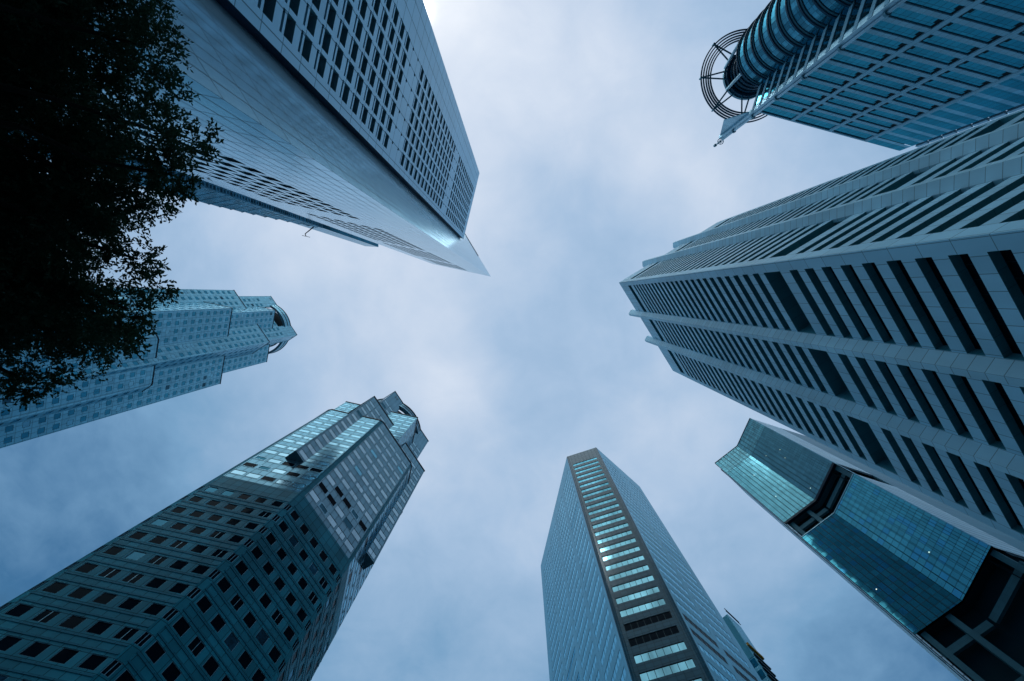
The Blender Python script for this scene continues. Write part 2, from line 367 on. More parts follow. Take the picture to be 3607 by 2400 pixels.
# ================================================================ striped tower on the right
def striped_tower():
    root = thing('striped_office_tower', 70, 2, 'pale concrete tower with continuous dark window bands and projecting fins, right of the picture', 'tower')
    H = 190.0; Ck = Vector((41.0, -5.36)); d1 = rot(57.46); d2 = rot(-31.7); L1 = 43.6; L2 = 46.3
    A = Ck; B = Ck+d1*L1; E = Ck+d2*L2; D = B+d2*L2
    F1 = Frame(A, B); F2 = Frame(A, E)
    bays = [(1.72, 13.75), (16.55, 27.25), (30.1, 41.9)]
    tops = []; z = 50.35*1.5833; P = 2.375*1.5833
    for k in range(-9, 25):
        if k == 0: continue
        tops.append((z+P*k, z+P*k-2.0, 1.05))
    tops.append((z, z-4.95, 2.6))
    tops.append((112.4*1.5833, 112.4*1.5833-4.4, 1.9))
    tops = [x for x in tops if not (z-4.95 < x[0] < z)]
    tops += [(z-P*j, z-P*j-2.0, 1.05) for j in range(2, 12)]
    tops = sorted({(round(a, 3), round(b, 3), c) for a, b, c in tops})
    clean = []
    for a in tops:
        if clean and a[1] < clean[-1][0]+.5: continue
        clean.append(a)
    wall = MB(); W = Windows('window_band')
    for F, wm in ((F1, 'concrete_light'), (F2, 'concrete_light')):
        bb = bays if F is F1 else [(2.0, 14.3), (16.6, 29.2), (31.8, 44.9)]
        holes = [(s0, s1, b, a, dp) for (a, b, dp) in clean for (s0, s1) in bb]
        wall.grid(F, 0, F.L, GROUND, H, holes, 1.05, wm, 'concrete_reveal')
        for (s0, s1, b, a, dp) in holes: W.add(F, s0, s1, b, a, -dp+.02, mull=6, glass='black_glass', frame='frame_dark')
    wall.prism([A, B, D, E], GROUND, H, 'concrete_light', skip=(0, 3))
    wall.build('wall', root)
    W.build(root)
    for F in (F1, F2):
        for c in ((15.15, 28.7) if F is F1 else (15.45, 30.5)):
            m = MB(); zt = 199.4
            prof = [(c-1.35, 0), (c-.5, 1.6), (c+.5, 1.6), (c+1.35, 0), (c+1.35, -.6), (c-1.35, -.6)]
            poly = [F.p(s, 0, o)[:2] for s, o in prof]
            m.prism(poly, GROUND, zt, 'concrete_fin', top='concrete_fin')
            m.build('fin', root)
    for F in (F1, F2):                                   # paired maintenance sockets on the parapet beside each fin
        for c in (12.6, 26.0):
            m = MB()
            for s in (c, c+.7):
                m.box(F, s, s+.35, 183.6, 184.0, 0, .12, 'frame_dark')
            m.build('parapet_socket', root)
striped_tower()

# ================================================================ window slab and blade, upper left
def slab_and_blade():
    root = thing('twin_block_tower', -30, -40, 'granite slab of square windows joined to a smooth silver blade tower, upper left', 'tower')
    k = 197/215.; H = 197.0
    Rr = Vector((-16.90, -51.30)); Ll = Vector((-23.88, -24.09))
    F = Frame(Rr, Ll); L = F.L
    inn = -F.n                                            # into the building
    holes = []; W = Windows('window')
    for row in range(-13, 38):
        if row in (9, 10, 24, 25): continue
        z0 = (55.05+4.06*row)*k; z1 = z0+2.7*k
        for c in range(7):
            s0 = (8.4+3.0*c)*k; holes.append((s0, s0+2.42*k, z0, z1))
    vents = []
    for row in (9, 10, 24, 25):
        z0 = (55.9+4.06*row)*k
        for c in range(7):
            s0 = (8.5+3.0*c)*k; vents.append((s0, s0+.45, z0, z0+.75, .5))
    wall = MB()
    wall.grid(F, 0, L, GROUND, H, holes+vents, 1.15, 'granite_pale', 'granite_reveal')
    back = [Rr, Ll, Ll+inn*24, Rr+inn*24]
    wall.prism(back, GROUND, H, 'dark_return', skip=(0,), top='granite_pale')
    wall.build('window_slab', root)
    for h in holes: W.add(F, h[0], h[1], h[2], h[3], -1.13, mull=1, glass='mid_dark', frame='frame', fw=.09)
    W.build(root)
    for v in vents:
        m = MB(); m.rect(F, v[0], v[1], v[2], v[3], -.48, 'void'); m.build('vent', root)
    # the blade: a triangle in plan whose sharp edge points at the square
    T = Vector((-17.52, -11.55)); HB = 280.0
    e1 = T+rot(-121.15)*70; e2 = T+rot(-167.75)*36.5
    G2 = Frame(T, e2); b = MB(); W2 = Windows('blade_window'); holes = []
    for blk0, n in ((87.05, 26), (146.47, 12), (204.8, 13), (263.5, 12)):
        for j in range(n):
            z1 = blk0-4.0*j
            if z1 < 15: break
            for c in range(6):
                s0 = 12.7+2.95*c; holes.append((s0, s0+2.1, z1-2.55, z1))
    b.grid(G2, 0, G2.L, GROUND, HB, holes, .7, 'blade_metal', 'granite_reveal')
    b.prism([T, e1, e2], GROUND, HB, 'blade_metal', skip=(2,))
    # dark shadow-gap under the blade's parapet
    b.build('blade_block', root)
    for h in holes: W2.add(G2, *h, -.68, glass='black_glass', frame='frame_dark')
    W2.build(root)
    g1 = Frame(T, e1); m = MB(); m.box(g1, 14.2, 40, 276.2, 277.6, 0, .25, 'frame_dark'); m.build('shadow_gap_bar', root)  # dark bar painted in for the shadow of the slit under the parapet
MATS['mid_dark'] = None
surface('mid_dark', (0.05, 0.15, 0.20), 0.06, metal=0.65, wav=.02, wscale=.35, grime=.8)
slab_and_blade()

# ================================================================ dark glass tower behind the blade
def far_tower():
    root = thing('stepped_glass_tower', -68, -28, 'slim dark glass tower with a stepped edge, just showing behind the silver blade', 'tower')
    V1 = Vector((-64.47, -22.07)); H = 210.0
    dv = rot(170); F2 = Frame(V1, V1+dv*10)
    du = rot(-88); F1 = Frame(V1, V1+du*30)
    a = MB(); a.prism([V1, V1+du*30, V1+du*30+Vector((-8, 0)), V1+Vector((-6, -.4))], GROUND, H, 'far_glass'); a.build('tall_wing', root)
    steps = [(151, .35), (148.5, 1.3), (144.5, 2.0), (140, 2.75), (135, 3.5), (130, 4.3), (125.5, 4.9), (121, 5.5), (117, 6.0), (113, 6.4), (109.5, 6.75), (106, 7.0), (102.5, 7.2), (99, 7.4)]
    m = MB()
    for i, (z1, w) in enumerate(steps):
        z0 = steps[i+1][0] if i+1 < len(steps) else GROUND
        P = [V1+rot(80)*.02, V1+dv*w, V1+dv*w+du*12, V1+du*12]
        P[0] = V1+Vector((0, .02))
        m.prism(P, z0+.01, z1, 'far_louvre', top='far_glass')
    m.build('stepped_wing', root)
    for z1, w in steps[1:]:
        s = MB(); s.box(F2, 0, w+.05, z1-.4, z1, .0, .06, 'far_glass'); s.build('ledge', root)
    # window-cleaning crane leaning out from the roof edge
    cr = thing('roof_crane', V1.x+dv.x*.6, V1.y+dv.y*.6, 'small jib crane leaning out from the edge of the stepped glass tower', 'crane', z=151)
    b0 = Vector((V1.x+dv.x*1.2, V1.y+dv.y*1.2, 147)); n3 = Vector((F2.n.x, F2.n.y, 0)); d3 = Vector((dv.x, dv.y, 0))
    tip = b0+Vector((-2.9, 2.2, 0))
    j = MB(); j.tube(b0, tip, .2, 'black_steel', r2=.14); j.build('jib', cr)
    h = MB(); h.tube(tip, tip+Vector((.3, .8, -.1)), .13, 'black_steel'); h.build('head', cr)
    e = tip+Vector((.3, .8, -.1)); d3 = Vector((.97, .22, 0))
    bar = MB(); bar.tube(e-d3*1.3, e+d3*1.3, .07, 'black_steel'); bar.build('spreader_bar', cr)
far_tower()

# ================================================================ the two rotated-square towers on the left and lower left
def octagon(c, a, r, cut):
    """octagon of inradius r with chamfered corners; returns list of main faces and chamfers as point pairs"""
    P = []; h = r*math.tan(R(22.5))
    for i in range(8):
        n = rot(a+45*i); d = Vector((-n.y, n.x)); m = Vector(c)+n*r
        P += [m-d*(h-cut), m+d*(h-cut)]
    return P
def plaza_tower(name, label, c, H, crown, x1, zx, y2, zy, oct_r, zo, pitch, zwin, zsplit, colp, colw, winh, y1=None, zy1=0, zb=None,
                low='green_granite', up='silver_panel', lowg='black_glass', upg='mid_pane', pier=6.0, open_z=9.5):
    root = thing(name, c[0], c[1], label, 'tower'); c = Vector(c)
    W = Windows('window'); seen = lambda n, p: n.dot(-p) > 0
    body = MB()
    def rows(z0, z1): 
        k0 = math.ceil((z0-zwin+winh+.3)/pitch); out = []
        k = k0
        while zwin+k*pitch < z1-.6: out.append(zwin+k*pitch); k += 1
        return out
    def side(F, z0, z1, mull=0, holes_on=True, uppat='all'):
        L = F.L; n = max(1, int((L-colw-.3)//colp)+1); m0 = (L-(n-1)*colp-colw)/2
        for (a, b, wm, gm, dep) in ((z0, min(z1, zsplit), low, lowg, .11), (max(z0, zsplit), z1, up, upg, .035)):
            if b-a < .5: continue
            holes = []; ex = .38 if dep < .1 and zsplit < 90 else 0     # the upper glazing runs nearly pane to pane
            if holes_on:
                for zt in rows(a, b):
                    for i in range(n): holes.append((m0+i*colp-ex, m0+i*colp+colw+ex, zt-winh, zt))
            if F.n.dot(-F.a) < 0: holes = []
            body.grid(F, 0, L, a, b, holes, dep, wm, 'frame' if dep > .1 else wm)
            for h in holes:
                zt = h[3]; g = gm; fr = 'frame_light' if dep > .1 else 'frame'
                if dep < .1 and zt < zsplit+3.4*pitch and zsplit < 90 and random.random() < .42:
                    wf = random.random() < .4; fr = 'frame_light'
                    W.add(F, *h, -dep+.015, glass='dark_glass' if wf else 'black_glass', frame=fr, fw=.24 if wf else .06); continue
                if dep < .1:
                    rr = random.random(); g = gm if rr > .08 else ('mid_pane' if rr > .02 else 'dark_glass')
                elif random.random() < .14: g = 'dark_glass' if lowg == 'black_glass' else 'mid_pane'
                if dep > .1 and zsplit < 90 and h[0] == holes[0][0]:
                    for zc_ in (zt+.35, zt-winh-.6): body.box(F, .02, L-.02, zc_, zc_+.22, 0, .05, 'green_band')
                W.add(F, *h, -dep+.015, glass=g, frame=fr, fw=.05, mull=1 if random.random() < .12 else 0)
    # lower octagon with chamfered corners
    P = octagon(c, 12.5, oct_r, .55); n = len(P)
    cen = c
    for i in range(n):
        a, b = P[i], P[(i+1) % n]; F = Frame(a, b, seen=(a+b)/2*2-c)
        vis = F.n.dot(-a) > 0
        if i % 2 == 0: side(F, GROUND, zo, holes_on=vis)
        else:
            holes = []
            if vis:
                for zt in rows(GROUND, zsplit): holes.append((.08, F.L-.08, zt-winh, zt))
            body.grid(F, 0, F.L, GROUND, zo, holes, .11, low if zsplit > 60 else up, 'frame')
            body_top = None
            for h in holes: W.add(F, *h, -.095, glass=lowg, frame='frame_light', mull=1, fw=.05)
    body.face([(p.x, p.y, zo) for p in P], up)
    def sq(a, half, z0, z1, holes_on, cap=True):
        pts = [c+rot(a+45+90*i)*half*math.sqrt(2) for i in range(4)]
        for i in range(4):
            A, B = pts[i], pts[(i+1) % 4]; F = Frame(A, B, seen=(A+B)-c)
            side(F, z0, z1, holes_on=holes_on and F.n.dot(-A) > 0)
        if cap:
            body.face([(p.x, p.y, z1) for p in pts], up); body.face([(p.x, p.y, z0) for p in pts][::-1], 'granite_reveal')
        return pts
    if y1: sq(12.5, y1/2, GROUND, zy1, True)
    sq(57.5, x1/2, zb if zb is not None else GROUND, zx, True)
    sq(12.5, y2/2, zo-20, zy, True)
    zc0 = H-open_z
    ptsc = sq(57.5, crown/2, zo-10, zc0, True)
    body.build('body', root)
    W.build(root)
    # dark copings along every roofline
    for a, half, z in ((57.5, x1/2, zx), (12.5, y2/2, zy)) + (((12.5, y1/2, zy1),) if y1 else ()):
        pts = [c+rot(a+45+90*i)*half*math.sqrt(2) for i in range(4)]; cp = MB()
        for i in range(4):
            F = Frame(pts[i], pts[(i+1) % 4], seen=(pts[i]+pts[(i+1) % 4])-c); cp.box(F, -.12, F.L+.12, z-.12, z+.3, -.4, .14, 'black_steel', back=True)
        cp.build('coping', root)
    cp = MB()
    for i in range(n):
        F = Frame(P[i], P[(i+1) % n], seen=(P[i]+P[(i+1) % n])-c); cp.box(F, 0, F.L, zo-.12, zo+.3, -.4, .14, 'black_steel', back=True)
    cp.build('coping', root)
    # crown: four corner piers standing round an open drum
    h2 = crown/2
    for i in range(4):
        m = MB(); u = rot(57.5+90*i); w = Vector((-u.y, u.x)); k = c+u*h2+w*h2
        q_ = [k, k-u*pier, k-u*pier-w*1.2, k-u*1.2-w*1.2, k-u*1.2-w*pier, k-w*pier]
        m.prism(q_, zc0+.004, H, up, top=up); m.prism([k+(u+w)*.12, k-u*pier+w*.12, k-u*pier-w*.3, k-(u+w)*.3, k-w*pier-u*.3, k-w*pier+u*.12], H+.003, H+.3, 'black_steel')
        for s in (1.6, 2.4):
            m.box(Frame(k, k-u*pier, seen=k+w*5), s, s+.45, H-3.2, H-1.9, 0, .02, 'frame_dark')
        m.build('crown_pier', root)
    rr = h2*1.13; m = MB()
    m.ring(c, rr-.9, rr, H-open_z*.46, H-.5, up, n=96); m.ring(c, rr-1.1, rr+.25, H-open_z*.50, H-open_z*.46, 'frame_light', n=96)
    m.ring(c, rr-.9, rr+.2, H-.5, H-.1, 'black_steel', n=96); m.ring(c, rr-.9, rr+.06, H-open_z*.27, H-open_z*.22, 'black_steel', n=96)
    m.build('crown_ring', root)
    m = MB(); m.ring(c, 0, h2*.86, zc0+.01, H-.8, 'void', n=64); m.build('crown_core', root)
    return root, c
plaza_tower('setback_tower', 'tallest silver setback tower with ringed crown, partly behind the tree at the left edge', (-158.1, 19.95), 280.0,
            28.5, 33.2, 242.7, 30.6, 258.8, 21.9, 167.0, 4.43, 211.7, 100.0, 3.35, 1.75, 2.05, y1=37.3, zy1=213.5,
            low='silver_panel_big', up='silver_panel_big', lowg='deep_pane', upg='deep_pane', pier=7.4, open_z=14.3)
plaza_tower('octagonal_tower', 'dark green granite tower with rows of black windows and mirrored upper floors, lower left', (-48.54, 49.80), 162.0,
            22.0, 27.8, 135.8, 24.4, 148.2, 17.7, 121.3, 3.57, 49.85, 75.4, 2.73, 1.58, 1.6, zb=87.0, pier=6.0, open_z=9.5, upg='sky_pane')

# ================================================================ chamfered granite tower, bottom centre
def corner_tower():
    root = thing('chamfered_tower', 35, 100, 'grey tower with ribbon windows up its narrow front and two broad blue sides, bottom centre', 'tower')
    a, b, c_, d = [Vector(p) for p in ((20.45, 68.81), (32.87, 64.64), (51.95, 81.88), (9.5, 118.46))]
    e = c_+(d-a)*.8; H = 190.0
    ff = Frame(a, b); fr = Frame(b, c_); fl = Frame(a, d); W = Windows('ribbon_window'); m = MB()
    hs = {0: [], 1: [], 2: []}
    dark = (-2, -3)
    for k in range(-19, 21):
        zt = 97.4+4.12*k
        if k % 11 == 30: continue
        hs[0].append((1.4, 11.45, zt-2.0, zt, k))
        for g in range(2):
            s0 = 1.25+11.85*g; s1 = min(s0+9.9, fr.L-1.1)
            hs[1].append((s0, s1, zt-2.0, zt, k))
        for g in range(4): s0 = 1.6+11.85*g; hs[2].append((s0, s0+9.9, zt-2.0, zt, k))
    for i, (F, wm) in enumerate(((ff, 'grey_granite'), (fr, 'blue_panel'), (fl, 'blue_panel'))):
        m.grid(F, 0, F.L, GROUND, H, [h[:4] for h in hs[i]], .16 if i == 0 else .06, wm, 'frame' if i == 0 else wm)
        for h in hs[i]:
            dk = h[4] in dark and (i < 2)
            W.add(F, h[0], h[1], h[2], h[3], -.13 if i == 0 else -.05, mull=6, glass='black_glass' if dk else ('blind_pane' if random.random() < .10 else 'teal_pane') if i == 0 else ('mid_pane' if random.random() < .06 else 'side_pane'),
                  frame='frame_dark' if i == 0 else 'frame_mid', fw=.10 if i == 0 else .08)
    m.prism([a, b, c_, e, d], GROUND, H, 'blue_panel', skip=(0, 1, 4))
    m.build('wall', root)
    W.build(root)
    # polished rounded corner piers either side of the front
    for v, F, s in ((a, ff, 0), (b, ff, F_L(ff))):
        p = MB(); cc = v-F.n*.42+F.d*(.36 if s == 0 else -.36)
        p.ring(cc, 0, .55, GROUND, H-.3, 'grey_granite', n=20); p.build('corner_pier', root, smooth=False)
def F_L(F): return F.L
corner_tower()

def louvred_building():
    root = thing('louvred_building', 76, 121, 'small office block with roof rail, orange beam and slatted side, behind the chamfered tower', 'building')
    H = 150.0; s0 = Vector((72.66, 110.61)); l = rot(136.2); r_ = rot(43.7)
    A = s0+l*16; B = s0+r_*7.0; D = A+r_*7.0
    m = MB(); m.prism([s0, B, D, A], GROUND, H, 'blue_panel'); m.build('body', root)
    FR = Frame(s0, B, seen=s0+Vector((10, -10))); FL = Frame(s0, A, seen=s0-Vector((10, 10)))
    p = MB(); p.box(FL, .25, 14, 131.5, 149.8, .01, .12, 'screen_teal'); p.build('plant_screen', root)
    for z in (151.0, 152.2):
        t_ = MB(); t_.tube(FR.p(-.3, z, .3), FR.p(7.2, z, .3), .13, 'black_steel'); t_.build('roof_rail', root)
    o = MB(); o.box(FR, -.6, 6.6, 135.0, 136.0, .05, .7, 'orange_paint'); o.build('beam', root)
    for k in range(12):
        z = 131.5-2.6*k; s = MB(); s.box(FR, -.2, 7.1, z, z+.5, .02, .6, 'frame_dark'); s.build('louvre', root)
    for k in range(9):
        for i in range(1):
            z = 128.3-4.2*k; w = MB(); w.box(FL, .4, 3.4, z, z+2.8, .0, .06, 'frame_glass'); w.build('window', root)
louvred_building()

# ================================================================ folded teal glass tower, lower right
def glass_tower():
    root = thing('folded_glass_tower', 100, 80, 'teal mirror glass tower folded inwards with an open recessed floor, lower right', 'tower')
    k = 1.3; H = 195.0
    g0, g1, g2, g3, g4 = [Vector(p) for p in ((85.98, 73.27), (95.3, 65.42), (100.23, 52.98), (112.92, 57.07), (150.0, 68.7))]
    fa = Frame(g0, g1); fb = Frame(g1, g2); zlo = (102.6*k, 72.0*k); zup = (H, 109.6*k)
    for (z0, z1, mt) in ((141.0*k, H, 'crown_glass'), (zup[1], 141.0*k-.01, 'curtain_glass'), (zlo[1], zlo[0], 'curtain_low')):
        for F in (fa, fb):
            m = MB(); m.box(F, 0, F.L, z0, z1, -.6, 0, mt, back=True); m.build('curtain_wall', root)
    bars = MB()
    for F in (fa, fb):
        bars.box(F, 0, F.L, zup[1]-.9, zup[1]-.004, -.7, .25, 'black_steel'); bars.box(F, 0, F.L, zlo[0]+.01, zlo[0]+.25, -.6, .12, 'frame_light')
        bars.box(F, 0, F.L, H+.01, H+.4, -.4, .12, 'black_steel')
    bars.box(fa, -.12, 0, GROUND, H, -.5, .12, 'black_steel'); bars.box(fb, fb.L, fb.L+.12, zlo[1], H, -.5, .12, 'frame_light')
    bars.build('trim', root)
    # mullions standing proud of the glass
    mu = MB()
    for F in (fa, fb):
        n = 8
        for i in range(n+1):
            s = F.L*i/n
            for z0, z1 in ((zlo[1], zlo[0]), (zup[1], H)): mu.box(F, max(0, s-.04), min(F.L, s+.04), z0, z1, .002, .12, 'frame_dark')
    mu.build('mullion_grid', root)
    # set-back core behind the open floors
    off = 3.2
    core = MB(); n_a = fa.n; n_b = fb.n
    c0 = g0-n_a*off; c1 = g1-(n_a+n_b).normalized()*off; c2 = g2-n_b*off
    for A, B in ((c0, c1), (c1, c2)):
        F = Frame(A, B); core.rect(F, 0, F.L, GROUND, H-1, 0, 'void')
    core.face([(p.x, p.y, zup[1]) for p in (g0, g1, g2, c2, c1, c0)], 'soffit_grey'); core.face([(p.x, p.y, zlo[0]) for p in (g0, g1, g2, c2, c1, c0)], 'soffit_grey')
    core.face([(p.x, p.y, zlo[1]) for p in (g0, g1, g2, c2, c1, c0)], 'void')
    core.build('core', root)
    for F, cols in ((fa, (.9, 7.4)), (fb, (.0, 11.6))):
        for s in cols:
            if s == 0: continue
            for z0, z1 in ((zlo[0]+.3, zup[1]-1), (GROUND, zlo[1]-.02)):
                m = MB(); m.box(F, s, s+1.25, z0, z1, -1.9, -.7, 'soffit_grey', back=True); m.build('column', root)
    for F in (fa, fb):
        for z in (106.3*k, 68.0*k, 60.0*k, 50*k, 40*k):
            m = MB(); m.box(F, 0, F.L, z-.75, z+.75, -2.1, -1.3, 'soffit_grey', back=True); m.build('beam', root)
    # ribbed flank to the right
    f3 = Frame(g2, g3); f4 = Frame(g3, g4); m = MB(); zn0, zn1 = zlo[0], zup[1]
    m.box(f3, .14, f3.L, zn1, H, -.5, 0, 'ribbed_white', back=True); m.box(f3, .14, f3.L, zlo[1], zn0, -.5, 0, 'ribbed_white', back=True)
    m.box(f4, 0, f4.L, GROUND, H, -.5, -.01, 'ribbed_grey', back=True); m.build('ribbed_flank', root)
    i = MB(); i.rect(f3, 0, f3.L, GROUND, H-1, -3, 'void'); i.build('flank_core', root)
    # pale outer flank seen edge-on at the left
    v = rot(41.35); gl = Vector((85.98, 73.27)); far = gl.normalized()
    t_ = (gl+rot(44.8)*16); f5 = Frame(gl-fa.d*.15, t_, seen=(0, 200)); m = MB(); m.box(f5, .1, f5.L, GROUND, H-6, -.5, 0, 'ribbed_white', back=True); m.build('outer_flank', root)
    bk = MB(); bk.prism([t_, t_+(g4-g0)*.8, g4, g3], GROUND, H-8, 'ribbed_grey', skip=(2, 3)); bk.build('rear_block', root)
    # a few ceiling lamps left on behind the glass
    for F, s, z in ((fb, 3.2, 134*k), (fb, 8.1, 129.5*k), (fb, 6.4, 126*k), (fa, 6.2, 132*k), (fb, 2.2, 112.5*k), (fa, 5.0, 119*k), (fa, 2.2, 82*k), (fb, 5.1, 80*k)):
        m = MB(); m.box(F, s, s+.28, z, z+.24, .003, .03, 'lamp_glow'); m.build('ceiling_lamp', root)
lm = bpy.data.materials.new('lamp_glow'); lm.use_nodes = True; MATS['lamp_glow'] = lm
lm.node_tree.nodes['Principled BSDF'].inputs['Emission Color'].default_value = (.85, 1, .8, 1)
lm.node_tree.nodes['Principled BSDF'].inputs['Emission Strength'].default_value = 1.0
glass_tower()

# ================================================================ framed tower with the ringed drum, upper right
def framed_tower():
    root = thing('framed_glass_tower', 110, -75, 'blue glass tower in a pale grid with ringed drum and roof mast, upper right', 'tower')
    H = 160.0; t0 = Vector((79.24, -60.99)); d = rot(14.92); t1 = t0+d*48.5
    F = Frame(t0, t1); n = F.n; depth = 34
    cols = [(-1.95, .25), (11.3, 12.5), (24.3, 25.5), (36.9, 38.1)]
    tops = [155.02-4.62*k for k in range(0, 34) if 155.02-4.62*k > 0]
    # glass pane per bay and storey
    W = Windows('window')
    for zt in tops+[H]:
        for (s0, s1) in ((.25, 11.3), (12.5, 24.3), (25.5, 36.9)):
            zb = zt-4.62; W.add(F, s0, s1, zb+.02, min(zt-1.37, H-.6) if zt < H-1 else H-.7, -.3, glass='frame_glass', rim=False, mull=0)
    W.build(root)
    for k, zt in enumerate(tops):
        m = MB(); m.box(F, .25, 36.9, zt-1.4, zt, -.5, -.03, 'frame_panel'); m.build('floor_beam', root)
    for i, (s0, s1) in enumerate(cols):
        m = MB(); m.box(F, s0, s1, GROUND, H, -1.0, 0.02 if i else .5, 'frame_panel'); m.build('column', root)
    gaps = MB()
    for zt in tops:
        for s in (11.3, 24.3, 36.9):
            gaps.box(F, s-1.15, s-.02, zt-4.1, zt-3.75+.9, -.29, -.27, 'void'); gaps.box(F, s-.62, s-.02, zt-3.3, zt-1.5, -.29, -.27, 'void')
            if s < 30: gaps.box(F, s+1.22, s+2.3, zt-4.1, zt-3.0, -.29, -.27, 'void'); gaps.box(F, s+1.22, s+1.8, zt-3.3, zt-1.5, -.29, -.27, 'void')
    gaps.build('bracket_marks' if False else 'bracket', root)  # flat black L shapes laid on the glass beside the columns
    tr = MB(); tr.box(F, .25, 38.1, H-.7, H, -1.2, .04, 'frame_panel'); tr.build('parapet', root)
    # flush bay and rounded corner at the right
    m = MB()
    for zt in tops+[H]:
        zb = zt-4.62
        m.rect(F, 38.1, 49.3, zb+1.5, zt-.02, 0, 'frame_glass'); m.rect(F, 38.1, 49.3, zb, zb+1.5, 0, 'mid_flush')
    cc = t0+d*49.3-n*1.0
    an = math.degrees(math.atan2(n.y, n.x)); sgn = 1 if (rot(an+90).dot(d) > 0) else -1
    for zt in tops+[H]:
        zb = zt-4.62
        for j in range(8):
            a0 = an+sgn*j*90/8; a1 = an+sgn*(j+1)*90/8; p0 = cc+rot(a0)*1.0; p1 = cc+rot(a1)*1.0
            for za, zb_, mt in ((zb, zb+1.5, 'mid_flush'), (zb+1.5, zt-.02, 'frame_glass')):
                m.face([(p0.x, p0.y, za), (p1.x, p1.y, za), (p1.x, p1.y, zb_), (p0.x, p0.y, zb_)], mt, [(47+j*.5, za), (47.5+j*.5, za), (47.5+j*.5, zb_), (47+j*.5, zb_)])
    m.build('flush_bay', root)
    q0 = t0+d*50.3-n*1.0; q1 = q0-n*depth
    fs = Frame(q0, q1, seen=q0+d*10); s_ = MB()
    for zt in tops: s_.box(fs, 0, 30, zt-1.5, zt-.2, 0, .5, 'steel_pale'); s_.rect(fs, 0, 34, zt-4.62, zt, -.1, 'frame_glass')
    s_.build('side_wall', root)
    for zt in tops:                                      # pale blades down the right-hand corner, one to a storey
        m_ = MB(); m_.box(F, 50.35, 51.3, zt-4.3, zt-.3, -.6, .12, 'steel_pale', back=True); m_.build('corner_blade', root)
    bodyp = MB(); a = t0-d*1.9-n*.7; bodyp.prism([a, t0+d*48-n*.7, t0+d*48-n*depth, a-n*(depth-1.2)], GROUND, H-.9, 'void', top='soffit_grey'); bodyp.build('core', root)
    # left flank: storey bars running back to the drum
    fl = Frame(a, a-n*12, seen=a-d*10)
    for k, zt in enumerate(tops+[159.6]):
        m = MB(); m.box(fl, -1.4, 8.6, zt-1.35, zt, 0, .25, 'frame_panel'); m.build('flank_bar', root)
    g_ = MB(); g_.rect(fl, -.2, 12, GROUND, H-1, .04, 'frame_glass'); g_.build('flank_glass', root)
    # proud corner post and the tube in front of it
    m = MB(); m.box(F, -2.05, -.95, GROUND, 184.5, -.5, .9, 'steel_pale', back=True); m.build('corner_post', root)
    m = MB(); p0 = F.p(-.5, GROUND, 1.0); p1 = F.p(-.5, 184.5, 1.0); m.tube(p0, p1, .42, 'steel_pale', n=14); m.build('mast_tube', root)
    for z in (175, 161, 147, 133.5, 119, 105, 91, 77):
        m = MB(); cpt = F.p(-.5, z, 1.0); m.ring(cpt[:2], .42, .75, z-.35, z+.35, 'steel_blue', n=18); m.build('collar', root)
    m = MB(); fin = [F.p(-2.0, 161, .2), F.p(-6.4, 171.2, .2), F.p(-2.0, 184.0, .2)]; fin2 = [F.p(-2.0, 161, -.1), F.p(-6.4, 171.2, -.1), F.p(-2.0, 184.0, -.1)]
    m.face(fin, 'steel_pale'); m.face(fin2[::-1], 'steel_pale')
    for i in range(3): m.face([fin[i], fin[(i+1) % 3], fin2[(i+1) % 3], fin2[i]], 'steel_pale')
    m.build('roof_fin', root)
    tip = F.p(-.6, 185.6, 1.3); m = MB()
    for i in range(20):
        a0 = 2*math.pi*i/20; a1 = 2*math.pi*(i+1)/20; m.tube((tip[0]+1.1*math.cos(a0), tip[1]+1.1*math.sin(a0), tip[2]), (tip[0]+1.1*math.cos(a1), tip[1]+1.1*math.sin(a1), tip[2]), .13, 'steel_blue', n=6)
    for i in range(4):
        a0 = math.pi*i/4; m.tube((tip[0]+1.1*math.cos(a0), tip[1]+1.1*math.sin(a0), tip[2]), (tip[0]-1.1*math.cos(a0), tip[1]-1.1*math.sin(a0), tip[2]), .08, 'steel_blue', n=6)
    m.build('mast_wheel', root)
    m = MB(); m.tube(tip, (tip[0]-.2, tip[1]+.1, 190.5), .35, 'steel_blue', r2=.2); m.ring((tip[0]-.2, tip[1]+.1), 0, .55, 189.6, 190.6, 'steel_blue', n=14); m.build('beacon', root)
    # ringed drum
    ctr = Vector((82.1, -79.4)); RD = 10.3
    z = H
    for k, zt in enumerate([H-4.62*i for i in range(0, 35)]):
        m = MB(); m.ring(ctr, 0, RD, zt-4.62+.01, zt-.9, 'drum_glass', n=64); m.build('drum_glazing', root, smooth=False)
        m = MB(); m.ring(ctr, RD-.4, RD+.55, zt-.75, zt-.15, 'ring_blue', n=72); m.ring(ctr, RD-.3, RD+.22, zt-1.3, zt-.75, 'steel_blue', n=72); m.build('drum_ring', root)
        if k > 30: break
    # lantern above the drum, held in an open hoop crown
    m = MB(); m.ring(ctr, 0, 6.7, H, 174.5, 'drum_glass', n=48)
    m.build('lantern', root)
    for i in range(5):
        m = MB(); z = 163+2.1*i; m.ring(ctr, 6.72, 7.05, z, z+.9, 'ring_blue', n=60); m.build('lantern_louvre', root)
    m = MB(); m.ring(ctr, 6.3, 8.3, 174.5, 175.6, 'steel_blue', n=72); m.ring(ctr, 7.0, 7.9, 173.0, 174.5, 'ring_blue', n=72); m.build('lantern_rim', root)
    for r_ in (16.05, 15.2, 14.3, 13.5, 12.7):
        m = MB(); m.ring(ctr, r_-.21, r_+.21, 175.35, 175.85, 'hoop_blue', a0=58, a1=318, n=96); m.build('crown_hoop', root)
